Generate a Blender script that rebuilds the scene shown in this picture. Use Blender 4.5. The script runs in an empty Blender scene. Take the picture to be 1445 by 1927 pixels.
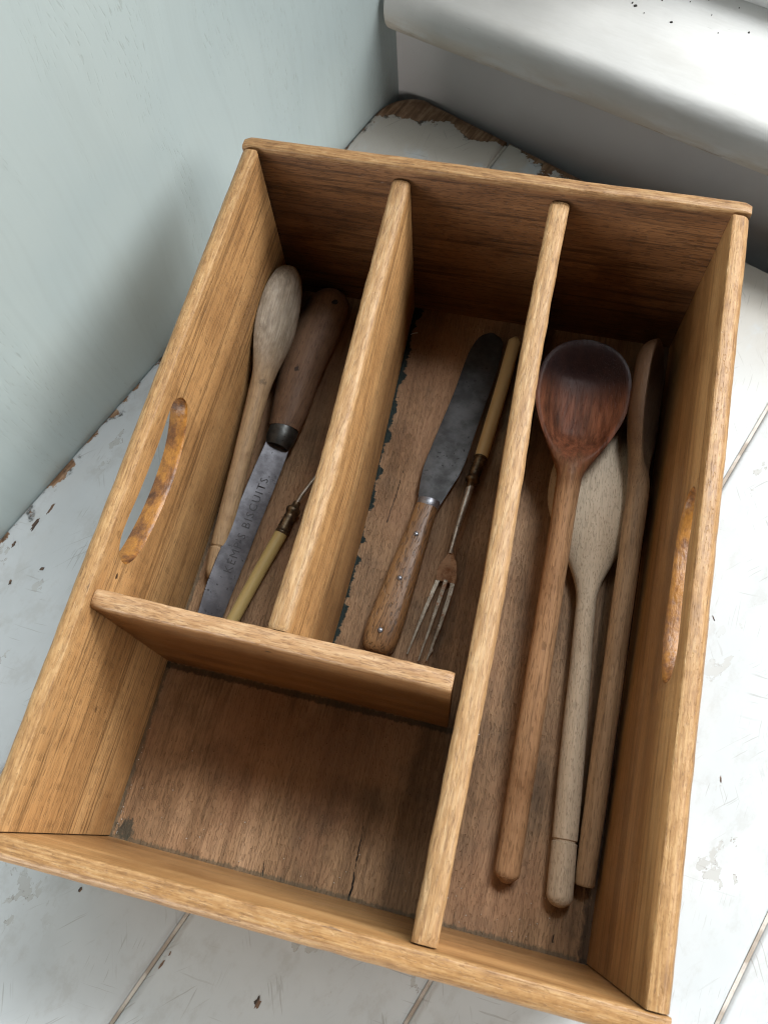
import bpy, bmesh, math, random
from mathutils import Vector, Matrix, noise as mnoise

random.seed(7)
scene = bpy.context.scene
COL = scene.collection

# ------------------------------------------------------------------ camera
cam_d = bpy.data.cameras.new('camera')
cam = bpy.data.objects.new('camera', cam_d)
COL.objects.link(cam)
cam.location = (0.1867, 0.0396, 0.5142)
cam.rotation_euler = (0.3827, 0.0561, 0.2354)
cam_d.sensor_fit = 'VERTICAL'
cam_d.sensor_height = 36.0
cam_d.lens = 29.125
cam_d.clip_start = 0.01
cam_d.clip_end = 50
cam_d.dof.use_dof = True
cam_d.dof.focus_distance = 0.50
cam_d.dof.aperture_fstop = 20.0
scene.camera = cam

# the place: corner where the painted panel, the window wall and the table meet
A = Vector((0.029, 0.6286, -0.012))        # corner on the table top
AD = Vector((0.9488, -0.3160, 0.0))        # along the window wall, to the right
AN = Vector((-0.3160, -0.9488, 0.0))       # out of the window wall, into the room
WA = Vector((0.3573, 0.9340, 0.0))         # along the painted panel, towards the corner
WB = Vector((0.9340, -0.3573, 0.0))        # out of the painted panel, into the room
UP = Vector((0, 0, 1))

# ------------------------------------------------------------------ light
world = bpy.data.worlds.new('World')
scene.world = world
world.use_nodes = True
bgn = world.node_tree.nodes['Background']
bgn.inputs[0].default_value = (0.80, 0.90, 1.0, 1)
bgn.inputs[1].default_value = 0.012

def area_light(name, loc, target, sx, sy, watts, color):
    d = bpy.data.lights.new(name, 'AREA')
    d.shape = 'RECTANGLE'; d.size = sx; d.size_y = sy; d.energy = watts; d.color = color
    o = bpy.data.objects.new(name, d); COL.objects.link(o)
    o.location = loc
    o.rotation_euler = (Vector(target) - Vector(loc)).to_track_quat('-Z', 'Y').to_euler()
    return o
# daylight through the window behind the sill: the open sky low on the right, and the paler sky higher up
area_light('window_light', (1.55, 1.32, 1.52), (0.05, 0.30, 0.05), 0.90, 1.10, 49.0, (1.0, 0.985, 0.96))
area_light('far_window_light', (2.40, 0.20, 1.70), (0.10, 0.15, 0.05), 1.00, 1.20, 35.0, (1.0, 0.985, 0.96))
area_light('window_sky_light', (0.64, 1.47, 2.32), (0.10, 0.20, 0.0), 1.2, 0.6, 74.0, (0.93, 0.97, 1.0))
# what the room behind the camera gives back
rl = A + WA * -2.55 + WB * 0.16
area_light('room_light', (rl.x, rl.y, 0.55), (0.10, 0.40, 0.08), 1.2, 0.6, 40.0, (1.0, 0.97, 0.93))

scene.view_settings.view_transform = 'Standard'
scene.view_settings.look = 'None'
scene.view_settings.exposure = 0.0
scene.view_settings.gamma = 1.0
scene.view_settings.use_curve_mapping = False
scene.render.engine = 'CYCLES'
scene.cycles.use_denoising = True
scene.cycles.max_bounces = 4
scene.cycles.diffuse_bounces = 2
scene.cycles.adaptive_threshold = 0.03
scene.cycles.filter_width = 1.15

# ------------------------------------------------------------------ node helpers
class T:
    def __init__(s, name):
        s.m = bpy.data.materials.new(name)
        s.m.use_nodes = True
        s.nt = s.m.node_tree
        s.b = s.nt.nodes['Principled BSDF']
        tc = s.nt.nodes.new('ShaderNodeTexCoord')
        s.co = tc.outputs['Object']
    def put(s, sock, v):
        if v is None:
            return
        if isinstance(v, bpy.types.NodeSocket):
            s.nt.links.new(v, sock)
        else:
            if hasattr(sock.default_value, '__len__') and not hasattr(v, '__len__'):
                v = (v, v, v)
            if sock.type == 'RGBA' and len(v) == 3:
                v = (*v, 1)
            sock.default_value = v
    def math(s, op, a, b=None, c=None, clamp=False):
        n = s.nt.nodes.new('ShaderNodeMath'); n.operation = op; n.use_clamp = clamp
        s.put(n.inputs[0], a); s.put(n.inputs[1], b); s.put(n.inputs[2], c)
        return n.outputs[0]
    def vmath(s, op, a, b=None, scale=None):
        n = s.nt.nodes.new('ShaderNodeVectorMath'); n.operation = op
        s.put(n.inputs[0], a); s.put(n.inputs[1], b)
        if scale is not None: s.put(n.inputs['Scale'], scale)
        return n.outputs['Value'] if op in ('LENGTH', 'DISTANCE', 'DOT_PRODUCT') else n.outputs[0]
    def map(s, v, scale=(1, 1, 1), loc=(0, 0, 0), rot=(0, 0, 0)):
        n = s.nt.nodes.new('ShaderNodeMapping')
        s.put(n.inputs['Vector'], v); n.inputs['Scale'].default_value = scale
        n.inputs['Location'].default_value = loc; n.inputs['Rotation'].default_value = rot
        return n.outputs[0]
    def noise(s, v, scale=1.0, detail=3.0, rough=0.55, dist=0.0):
        n = s.nt.nodes.new('ShaderNodeTexNoise')
        s.put(n.inputs['Vector'], v); n.inputs['Scale'].default_value = scale
        n.inputs['Detail'].default_value = detail; n.inputs['Roughness'].default_value = rough
        n.inputs['Distortion'].default_value = dist
        return n.outputs[0]
    def vor(s, v, scale=1.0, feature='F1', out='Distance', rnd=1.0):
        n = s.nt.nodes.new('ShaderNodeTexVoronoi'); n.feature = feature
        s.put(n.inputs['Vector'], v); n.inputs['Scale'].default_value = scale
        n.inputs['Randomness'].default_value = rnd
        return n.outputs[out]
    def ramp(s, f, stops, interp='LINEAR'):
        n = s.nt.nodes.new('ShaderNodeValToRGB'); n.color_ramp.interpolation = interp
        el = n.color_ramp.elements
        while len(el) < len(stops): el.new(0.5)
        for e, (p, c) in zip(el, stops):
            e.position = p
            e.color = (c, c, c, 1) if not hasattr(c, '__len__') else (*c, 1)
        s.put(n.inputs[0], f)
        return n.outputs[0]
    def sm(s, f, lo, hi):
        n = s.nt.nodes.new('ShaderNodeMapRange'); n.interpolation_type = 'SMOOTHSTEP'
        s.put(n.inputs['Value'], f); n.inputs['From Min'].default_value = lo; n.inputs['From Max'].default_value = hi
        return n.outputs[0]
    def mix(s, f, a, b, blend='MIX'):
        n = s.nt.nodes.new('ShaderNodeMix'); n.data_type = 'RGBA'; n.blend_type = blend
        s.put(n.inputs[0], f); s.put(n.inputs[6], a); s.put(n.inputs[7], b)
        return n.outputs[2]
    def sep(s, v):
        n = s.nt.nodes.new('ShaderNodeSeparateXYZ'); s.put(n.inputs[0], v)
        return n.outputs
    def bump(s, h, strength=0.3, dist=0.001, normal=None):
        n = s.nt.nodes.new('ShaderNodeBump'); n.inputs['Strength'].default_value = strength
        n.inputs['Distance'].default_value = dist
        s.put(n.inputs['Height'], h)
        if normal is not None: s.put(n.inputs['Normal'], normal)
        return n.outputs[0]
    def seg(s, v, p0, p1):
        """distance from the point v to the segment p0-p1"""
        p0 = Vector(p0); p1 = Vector(p1); d = p1 - p0
        w = s.vmath('SUBTRACT', v, tuple(p0))
        t = s.math('DIVIDE', s.vmath('DOT_PRODUCT', w, tuple(d)), d.length_squared, clamp=True)
        q = s.vmath('SCALE', tuple(d), None, scale=t)
        return s.vmath('DISTANCE', w, q), t
    def fin(s, col, rough=0.5, normal=None, metal=None, spec=None, coat=None):
        s.put(s.b.inputs['Base Color'], col)
        s.put(s.b.inputs['Roughness'], rough)
        if normal is not None: s.put(s.b.inputs['Normal'], normal)
        if metal is not None: s.put(s.b.inputs['Metallic'], metal)
        if spec is not None: s.put(s.b.inputs['Specular IOR Level'], spec)
        if coat is not None:
            s.put(s.b.inputs['Coat Weight'], coat); s.b.inputs['Coat Roughness'].default_value = 0.25
        return s.m

def axscale(axis, cross, along):
    v = [cross] * 3; v[axis] = along
    return tuple(v)

def wood(name, dark, mid, light, axis=1, seed=0.0, lines=0.6, line_cross=300, line_along=6, pores=0.6, pore_cross=1300,
         pore_along=170, pore_th=0.60, blot=0.45, blot_scale=16, blot_col=(0.35, 0.25, 0.17), rough=0.5, spec=0.35, bump=0.5, broad=34, fine=0.35,
         spots=(), cracks=(), grime=None, post=None):
    t = T(name)
    o = t.map(t.co, loc=(seed, seed * 1.7, seed * 0.6))
    wob = t.noise(t.map(o, axscale(axis, 14, 5)), 1, 2)
    off = t.vmath('SCALE', t.vmath('SUBTRACT', wob, (0.5, 0.5, 0.5)), None, scale=0.006)
    ow = t.vmath('ADD', o, off)
    nb = t.noise(t.map(ow, axscale(axis, broad, broad / 14)), 1, 4, 0.6)
    col = t.ramp(nb, [(0.30, dark), (0.5, mid), (0.72, light)])
    # growth lines
    nl = t.noise(t.map(ow, axscale(axis, line_cross, line_along)), 1, 2, 0.5)
    lm = t.math('MULTIPLY', t.sm(nl, 0.49, 0.36), t.sm(t.noise(t.map(o, axscale(axis, 30, 6)), 1, 2), 0.30, 0.55))
    col = t.mix(t.math('MULTIPLY', lm, lines), col, tuple(c * 0.42 for c in dark))
    if lines > 0.5:
        nl2 = t.noise(t.map(ow, axscale(axis, line_cross * 2.4, line_along * 1.6)), 1, 1, 0.5)
        col = t.mix(t.math('MULTIPLY', t.sm(nl2, 0.44, 0.30), lines * 0.55), col, tuple(c * 0.5 for c in dark))
    # fine fibre
    nf = t.noise(t.map(o, axscale(axis, 1300, 40)), 1, 1, 0.6)
    col = t.mix(fine, col, t.ramp(nf, [(0.3, 0.35), (0.7, 1.0)]), 'MULTIPLY')
    col = t.mix(1.0, col, (1.0 + fine * 0.45,) * 3, 'MULTIPLY')
    # open pores, short dark dashes
    npz = t.noise(t.map(o, axscale(axis, pore_cross, pore_along)), 1, 0, 0.5)
    pm = t.sm(npz, pore_th, pore_th + 0.07)
    col = t.mix(t.math('MULTIPLY', pm, pores), col, tuple(c * 0.22 for c in dark))
    # blotches: handling stains with a shape of their own
    bl = t.noise(o, blot_scale, 5, 0.62)
    bl2 = t.noise(t.map(o, axscale(axis, 60, 22), loc=(3, 1, 2)), 1, 4, 0.6)
    bm = t.math('MULTIPLY', t.sm(bl, 0.45, 0.72), blot)
    col = t.mix(bm, col, blot_col, 'MULTIPLY')
    col = t.mix(t.math('MULTIPLY', t.sm(bl2, 0.60, 0.76), blot * 0.9), col, blot_col, 'MULTIPLY')
    h = t.math('SUBTRACT', t.math('MULTIPLY', nf, 0.35), t.math('MULTIPLY', pm, 0.8))
    for (p, r, k) in spots:
        d = t.vmath('DISTANCE', t.co, p)
        d = t.math('ADD', d, t.math('MULTIPLY', t.math('SUBTRACT', t.noise(t.co, 500, 3), 0.5), r * 1.3))
        mk = t.math('MULTIPLY', t.sm(d, r, r * 0.5), k)
        col = t.mix(mk, col, (0.018, 0.010, 0.007))
    wv = None
    for (p0, p1, w) in cracks:
        wv = wv or t.vmath('ADD', t.co, t.vmath('SCALE', t.vmath('SUBTRACT', t.nt_noise_vec(t.co, 120), (0.5, 0.5, 0.5)), None, scale=0.0028))
        d, tt = t.seg(wv, p0, p1)
        ww = t.math('MULTIPLY_ADD', tt, w * 0.8, w * 0.2)
        mk = t.math('LESS_THAN', d, ww)
        col = t.mix(mk, col, (0.006, 0.004, 0.003))
    if grime: col, h = grime(t, col, h)
    if post: col = post(t, col)
    rg = t.math('MULTIPLY_ADD', t.noise(o, 45, 3), 0.22, rough - 0.11)
    return t.fin(col, rg, t.bump(h, bump, 0.0006), spec=spec)

def _nv(self, v, scale):
    n = self.nt.nodes.new('ShaderNodeTexNoise')
    self.put(n.inputs['Vector'], v); n.inputs['Scale'].default_value = scale; n.inputs['Detail'].default_value = 3
    return n.outputs['Color']
T.nt_noise_vec = _nv

# ------------------------------------------------------------------ mesh helpers
def link(name, me, mat, parent=None, sharp=38):
    o = bpy.data.objects.new(name, me)
    COL.objects.link(o)
    if mat is not None:
        for mm in (mat if isinstance(mat, (list, tuple)) else [mat]):
            me.materials.append(mm)
    if parent is not None: o.parent = parent
    for p in me.polygons: p.use_smooth = True
    if sharp: me.set_sharp_from_angle(angle=math.radians(sharp))
    return o

def from_bm(name, bm, mat, parent=None, sharp=38):
    bmesh.ops.recalc_face_normals(bm, faces=bm.faces[:])
    me = bpy.data.meshes.new(name); bm.to_mesh(me); bm.free()
    return link(name, me, mat, parent, sharp)

def loft_bm(rings, cap0=True, cap1=True, bm=None):
    bm = bm or bmesh.new()
    vs = [[bm.verts.new(p) for p in r] for r in rings]
    n = len(rings[0])
    for i in range(len(vs) - 1):
        for j in range(n):
            k = (j + 1) % n
            try: bm.faces.new((vs[i][j], vs[i][k], vs[i + 1][k], vs[i + 1][j]))
            except ValueError: pass
    if cap0: bm.faces.new(vs[0][::-1])
    if cap1: bm.faces.new(vs[-1])
    return bm

def loft(name, rings, mat, parent=None, sharp=38, cap0=True, cap1=True):
    return from_bm(name, loft_bm(rings, cap0, cap1), mat, parent, sharp)

def thing(name, label, cat, loc=(0, 0, 0), group=None):
    o = bpy.data.objects.new(name, None); COL.objects.link(o)
    o.empty_display_size = 0.02
    o.location = loc; o['label'] = label; o['category'] = cat
    if group: o['group'] = group
    return o

def tag(o, label, cat, group=None):
    o['label'] = label; o['category'] = cat
    if group: o['group'] = group
    return o

def struct(o, label=None):
    o['kind'] = 'structure'
    if label: o['label'] = label
    return o

def nz(p, s=1.0, seed=0.0):
    return mnoise.noise(Vector((p[0] * s + seed, p[1] * s - seed * 0.7, p[2] * s + seed * 1.3)))

def lerp(a, b, t): return a + (b - a) * t
def sstep(a, b, x):
    t = min(1, max(0, (x - a) / (b - a))); return t * t * (3 - 2 * t)
def interp(tab, x):
    if x <= tab[0][0]: return tab[0][1]
    for (x0, y0), (x1, y1) in zip(tab, tab[1:]):
        if x <= x1: return lerp(y0, y1, (x - x0) / (x1 - x0))
    return tab[-1][1]
def cinterp(tab, x):
    """smooth (Catmull-Rom) interpolation of a table"""
    if x <= tab[0][0]: return tab[0][1]
    if x >= tab[-1][0]: return tab[-1][1]
    for i in range(len(tab) - 1):
        if x <= tab[i + 1][0]:
            x0, y0 = tab[i]; x1, y1 = tab[i + 1]
            h = x1 - x0; t = (x - x0) / h
            m0 = (y1 - tab[i - 1][1]) / (x1 - tab[i - 1][0]) if i > 0 else (y1 - y0) / h
            m1 = (tab[i + 2][1] - y0) / (tab[i + 2][0] - x0) if i + 2 < len(tab) else (y1 - y0) / h
            return ((2 * t ** 3 - 3 * t * t + 1) * y0 + (t ** 3 - 2 * t * t + t) * h * m0
                    + (-2 * t ** 3 + 3 * t * t) * y1 + (t ** 3 - t * t) * h * m1)

# ================================================================== SETTING
# ---- painted veneer panel on the left
def mat_panel():
    t = T('panel_paint')
    # grain runs up the panel (local z)
    o = t.co
    wv = t.vmath('ADD', o, t.vmath('SCALE', t.vmath('SUBTRACT', t.nt_noise_vec(t.map(o, (9, 9, 4)), 1), (0.5, 0.5, 0.5)), None, scale=0.05))
    st = t.noise(t.map(wv, (1, 850, 100)), 1, 1, 0.5)
    band = t.sm(t.noise(t.map(wv, (1, 26, 3.5)), 1, 2), 0.48, 0.62)
    pore = t.math('MULTIPLY', t.sm(st, 0.60, 0.70), band)
    st2 = t.noise(t.map(wv, (1, 160, 7)), 1, 2)
    col = t.mix(t.sm(t.noise(o, 6, 3), 0.3, 0.7), (0.45, 0.545, 0.558), (0.505, 0.595, 0.595))
    col = t.mix(t.math('MULTIPLY', t.sm(st2, 0.45, 0.7), 0.10), col, (0.34, 0.40, 0.395))
    col = t.mix(t.math('MULTIPLY', pore, 0.19), col, (0.22, 0.24, 0.21))
    h = t.math('SUBTRACT', t.math('MULTIPLY', st2, 0.4), pore)
    return t.fin(col, 0.42, t.bump(h, 0.35, 0.0006), spec=0.35)

def oriented_slab(name, origin, X, Y, Z, lo, hi, mat, parent=None, bevel=0.0):
    bm = bmesh.new()
    bmesh.ops.create_cube(bm, size=1)
    for v in bm.verts:
        v.co = Vector([lerp(lo[i], hi[i], v.co[i] + 0.5) for i in range(3)])
    if bevel: bmesh.ops.bevel(bm, geom=bm.edges[:], offset=bevel, segments=2, profile=0.6, affect='EDGES')
    o = from_bm(name, bm, mat, parent, 30)
    o.matrix_world = Matrix(((X.x, Y.x, Z.x, origin.x), (X.y, Y.y, Z.y, origin.y), (X.z, Y.z, Z.z, origin.z), (0, 0, 0, 1)))
    return o

panel_off = WB * -0.0012
# local axes of the panel: x out into the room, y along it, z up
wall_left = oriented_slab('wall_left', A + panel_off, WB, WA, UP, (-0.02, -1.5, -0.5), (0, 0.10, 1.1), mat_panel())
struct(wall_left, 'pale blue-grey painted panel with open wood grain on the left')

def mat_wall():
    t = T('wall_paint')
    n = t.noise(t.co, 8, 4)
    n2 = t.noise(t.map(t.co, (60, 20, 60)), 1, 4)
    col = t.mix(t.sm(n, 0.3, 0.7), (0.46, 0.45, 0.445), (0.52, 0.51, 0.505))
    sp = t.sm(t.noise(t.map(t.co, (45, 45, 90), loc=(2, 3, 1)), 1, 3, 0.6), 0.70, 0.78)
    col = t.mix(t.math('MULTIPLY', sp, 0.35), col, (0.36, 0.35, 0.34))
    return t.fin(col, 0.6, t.bump(n2, 0.12, 0.001), spec=0.3)
wall_back = oriented_slab('wall_back', A, AD, -AN, UP, (-0.12, 0, -0.5), (1.4, 0.03, 0.062), mat_wall())
struct(wall_back, 'grey painted wall below the window sill')

# ---- window sill with a thick painted nosing
def mat_sill():
    t = T('sill_paint')
    n = t.noise(t.co, 14, 5, 0.6)
    col = t.mix(t.sm(n, 0.3, 0.75), (0.53, 0.53, 0.515), (0.60, 0.60, 0.585))
    xyz = t.sep(t.co)
    # ochre show-through and rubbed paint on the lower roll of the nosing
    wear = t.math('MULTIPLY', t.sm(xyz[2], 0.080, 0.058), t.sm(t.noise(t.map(t.co, (16, 60, 60)), 1, 5, 0.65), 0.36, 0.58))
    col = t.mix(t.math('MULTIPLY', wear, 0.7), col, (0.44, 0.37, 0.28))
    dirt = t.math('MULTIPLY', t.sm(t.noise(t.map(t.co, (24, 90, 90), loc=(5, 1, 2)), 1, 5, 0.7), 0.56, 0.70), t.sm(xyz[2], 0.074, 0.054))
    col = t.mix(t.math('MULTIPLY', dirt, 0.7), col, (0.22, 0.17, 0.12))
    smear = t.noise(t.map(t.co, (10, 34, 34), loc=(2, 2, 2)), 1, 5, 0.65)
    col = t.mix(t.math('MULTIPLY', t.sm(smear, 0.45, 0.7), 0.35), col, (0.44, 0.43, 0.40))
    # fine scratches along the sill
    sc = t.noise(t.map(t.co, (70, 900, 900), rot=(0, 0, 0.12)), 1, 2, 0.6)
    zone = t.sm(t.noise(t.map(t.co, (9, 40, 40)), 1, 2), 0.5, 0.68)
    scm = t.math('MULTIPLY', t.sm(sc, 0.68, 0.74), zone)
    col = t.mix(t.math('MULTIPLY', scm, 0.55), col, (0.22, 0.19, 0.15))
    col = t.mix(t.math('MULTIPLY', t.sm(xyz[2], 0.0535, 0.0505), 0.6), col, (0.34, 0.27, 0.19))
    h = t.math('SUBTRACT', t.math('MULTIPLY', t.noise(t.map(t.co, (22, 70, 70)), 1, 3), 1.6), t.math('MULTIPLY', scm, 0.5))
    return t.fin(col, t.math('MULTIPLY_ADD', n, 0.35, 0.45), t.bump(h, 0.22, 0.0018), spec=0.15)

SILL_T, SILL_Z0, OVER = 0.037, 0.051, 0.022
def sill_profile(x):
    """closed loop in (y = towards the window, z)"""
    j = nz((x, 0, 0), 9, 3) * 0.0010
    j2 = nz((x, 0, 0), 23, 9) * 0.0006
    r = SILL_T / 2
    pts = []
    for k in range(13):
        a = math.radians(-90 - k * 15)
        pts.append((-OVER + r * 0.72 + math.cos(a) * (r * 0.72 + j + j2), SILL_Z0 + r + math.sin(a) * (r + j * 0.6)))
    pts += [(0.03, SILL_Z0 + SILL_T + 0.0004), (0.10, SILL_Z0 + SILL_T + 0.001), (0.16, SILL_Z0 + SILL_T + 0.001), (0.16, SILL_Z0), (0.03, SILL_Z0)]
    return pts
rings = []
for i in range(141):
    x = -0.007 + 1.4 * i / 140
    sh = 1.0 - 0.35 * max(0, 1 - (x + 0.007) / 0.010) ** 2
    pr = sill_profile(x)
    if sh < 1:
        pr = [(y if y > 0.02 else lerp(0.02, y, sh), lerp(SILL_Z0 + 0.02, z, lerp(0.72, 1, sh) if y < 0.02 else 1)) for y, z in pr]
    rings.append([(x, y, z) for y, z in pr])
sill = loft('window_sill', rings, mat_sill(), None, 50)
sill.matrix_world = Matrix(((AD.x, -AN.x, 0, A.x), (AD.y, -AN.y, 0, A.y), (0, 0, 1, 0), (0, 0, 0, 1)))
tag(sill, 'thick white painted window sill with rounded nosing above the grey wall', 'window sill')

def mat_frame():
    t = T('frame_paint')
    return t.fin(t.mix(t.noise(t.co, 20, 3), (0.72, 0.73, 0.73), (0.80, 0.81, 0.81)), 0.4, t.bump(t.noise(t.co, 90, 3), 0.1, 0.001))
frame = oriented_slab('window_frame', Vector((A.x, A.y, 0)), AD, -AN, UP, (-0.004, 0.088, SILL_Z0 + SILL_T - 0.004), (1.38, 0.135, SILL_Z0 + SILL_T + 0.045), mat_frame(), None, 0.006)
tag(frame, 'white painted bottom rail of the window frame behind the sill', 'window frame')

pier = oriented_slab('shading_pier', Vector((A.x, A.y, 0)), AD, -AN, UP, (-0.10, 0.136, SILL_Z0 + SILL_T - 0.002), (0.21, 0.27, 1.0), mat_wall())  # out of view, added and sized to shade the panel near the corner
struct(pier, 'unseen wall beside the window, added to shade the panel corner')

# dirt specks on the sill: nobody would count them
bm = bmesh.new()
def speck(bm, c, r, seed, h=0.0006, axes=(Vector((1, 0, 0)), Vector((0, 1, 0)))):
    rnd = random.Random(seed); n = 9
    top, bot = [], []
    for k in range(n):
        a = 2 * math.pi * k / n; q = r * rnd.uniform(0.45, 1.15)
        p = Vector(c) + axes[0] * math.cos(a) * q + axes[1] * math.sin(a) * q
        bot.append(bm.verts.new(p)); top.append(bm.verts.new(p + Vector((0, 0, h)) - (p - Vector(c)) * 0.25))
    for k in range(n):
        bm.faces.new((bot[k], bot[(k + 1) % n], top[(k + 1) % n], top[k]))
    bm.faces.new(top)
SZ = SILL_Z0 + SILL_T + 0.0006
for i, (x, y, r) in enumerate([(0.2085, 0.6200, 0.0016), (0.2062, 0.6226, 0.0009), (0.2352, 0.6075, 0.0011), (0.2585, 0.634, 0.0010), (0.2885, 0.606, 0.0011),
                               (0.2265, 0.6285, 0.0007), (0.2800, 0.629, 0.0006), (0.2155, 0.6135, 0.0005), (0.262, 0.619, 0.0005), (0.246, 0.630, 0.0006), (0.268, 0.602, 0.0004)]):
    speck(bm, (x, y, SZ), r, i)
tk = T('dark_grit'); tk.fin((0.02, 0.018, 0.015), 0.8)
MAT_GRIT = tk.m
specks = from_bm('dirt_specks', bm, MAT_GRIT)
specks['kind'] = 'stuff'; specks['label'] = 'small black dirt specks scattered on the white sill'

# ---- table of painted boards
TX, TY = WB, WA                     # table axes: x away from the panel, y towards the corner
TBL = thing('table', 'old white painted plank table with chipped and scratched paint', 'table', tuple(A))
TBL.rotation_euler = (0, 0, math.atan2(WB.y, WB.x))

def mat_table(seed):
    t = T('table_paint')
    o = t.map(t.co, loc=(seed, seed * 2.3, 0))
    xyz = t.sep(t.co)
    n1 = t.noise(o, 10, 5, 0.6)
    n2 = t.noise(t.map(o, (30, 9, 30)), 1, 5, 0.65)
    col = t.mix(t.sm(n1, 0.3, 0.7), (0.46, 0.49, 0.50), (0.53, 0.56, 0.57))
    col = t.mix(t.math('MULTIPLY', t.sm(n2, 0.5, 0.75), 0.28), col, (0.50, 0.495, 0.47))
    # peeled top coat: patches of an older layer with a fine dark outline
    pn = t.noise(t.map(o, (34, 22, 34), loc=(4, 1, 0)), 1, 6, 0.64, 0.3)
    gate = t.sm(t.noise(t.map(o, (7, 5, 7), loc=(1, 7, 0)), 1, 2), 0.42, 0.54)
    pe = t.math('MULTIPLY', t.sm(pn, 0.600, 0.606), gate)
    col = t.mix(t.math('MULTIPLY', pe, 0.75), col, (0.40, 0.40, 0.38))
    mott = t.noise(t.map(o, (48, 30, 48), loc=(7, 3, 0)), 1, 6, 0.7)
    col = t.mix(t.math('MULTIPLY', t.sm(mott, 0.50, 0.66), 0.38), col, (0.37, 0.37, 0.355))
    rim = t.math('MULTIPLY', t.sm(t.math('ABSOLUTE', t.math('SUBTRACT', pn, 0.602)), 0.006, 0.001), gate)
    rimk = t.math('MULTIPLY', rim, t.sm(t.noise(o, 160, 2), 0.4, 0.6))
    col = t.mix(t.math('MULTIPLY', rimk, 0.65), col, (0.16, 0.13, 0.10))
    old = t.math('MULTIPLY', t.sm(xyz[1], -0.17, -0.03), t.sm(t.noise(t.map(o, (22, 16, 22), loc=(2, 8, 0)), 1, 5, 0.65), 0.36, 0.52))
    col = t.mix(t.math('MULTIPLY', old, 0.75), col, (0.47, 0.42, 0.35))
    # scratches at several angles, broken up
    h = t.math('MULTIPLY', n2, 0.5)
    for k, (ang, cr, al, th) in enumerate([(0.5, 800, 30, 0.72), (-0.75, 900, 40, 0.72), (1.25, 760, 26, 0.72), (-0.2, 1000, 44, 0.72)]):
        q = t.map(o, (1, 1, 1), loc=(k * 1.3, k * 0.7, 0), rot=(0, 0, ang))
        q = t.vmath('ADD', q, t.vmath('SCALE', t.nt_noise_vec(q, 22), None, scale=0.006))
        sn = t.noise(t.map(q, (cr, al, 1)), 1, 0, 0.5)
        gz = t.sm(t.noise(o, 16 + 3 * k, 2), 0.52, 0.66)
        m = t.math('MULTIPLY', t.sm(sn, th, th + 0.03), gz)
        col = t.mix(t.math('MULTIPLY', m, 0.38), col, (0.20, 0.185, 0.165))
    # little knocks
    kn = t.vor(t.map(o, (1, 1, 1), loc=(0.3, 0.2, 0)), 42, 'F1', 'Distance')
    kr = t.math('MULTIPLY', t.sm(t.noise(o, 55, 2), 0.60, 0.75), 0.16)
    km = t.sm(t.math('SUBTRACT', kr, kn), 0.0, 0.03)
    col = t.mix(t.math('MULTIPLY', km, 0.8), col, (0.14, 0.10, 0.075))
    # paint worn through to brown wood along the two back edges, with charred-looking borders
    tx = t.math('ADD', xyz[0], 0.0)
    dy = t.math('SUBTRACT', t.math('MULTIPLY', xyz[1], -1), t.math('MULTIPLY', xyz[0], -0.044))
    en = t.noise(t.map(t.co, (40, 40, 40), loc=(9, 2, 0)), 1, 6, 0.65)
    en2 = t.noise(t.map(t.co, (9, 9, 9), loc=(1, 2, 5)), 1, 2)
    lim_y = t.math('MULTIPLY', t.math('MULTIPLY_ADD', t.math('SUBTRACT', en, 0.5), 0.075, t.math('MULTIPLY', t.sm(en2, 0.30, 0.6), 0.034)), 1.0)
    cornr = t.math('SUBTRACT', 0.058, t.math('ADD', t.math('MULTIPLY', tx, 0.62), t.math('MULTIPLY', dy, 1.35)))
    my = t.math('SUBTRACT', t.math('ADD', lim_y, 0.004), dy)
    mx = t.math('SUBTRACT', t.math('MULTIPLY_ADD', t.math('SUBTRACT', en, 0.5), 0.045, 0.0022), tx)
    mc = t.math('ADD', cornr, t.math('MULTIPLY', t.math('SUBTRACT', en, 0.5), 0.05))
    md = t.math('MAXIMUM', t.math('MAXIMUM', my, mx), mc)
    bare = t.sm(md, 0.0, 0.0012)
    edge = t.math('MULTIPLY', t.sm(t.math('ABSOLUTE', t.math('SUBTRACT', md, 0.0005)), 0.0045, 0.0008), t.sm(t.noise(t.co, 70, 3), 0.50, 0.62))
    gr = t.noise(t.map(t.co, (300, 20, 300)), 1, 3, 0.6)
    gr2 = t.noise(t.map(t.co, (70, 60, 70)), 1, 5, 0.65)
    wc = t.ramp(t.mix(0.45, gr, gr2), [(0.34, (0.07, 0.04, 0.022)), (0.5, (0.21, 0.115, 0.062)), (0.62, (0.36, 0.235, 0.145)), (0.72, (0.50, 0.42, 0.34))])
    col = t.mix(bare, col, wc)
    col = t.mix(t.math('MULTIPLY', edge, 0.85), col, (0.025, 0.025, 0.022))
    rg = t.math('MULTIPLY_ADD', n1, 0.22, 0.44)
    return t.fin(col, rg, t.bump(h, 0.35, 0.0006), spec=0.32)

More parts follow.
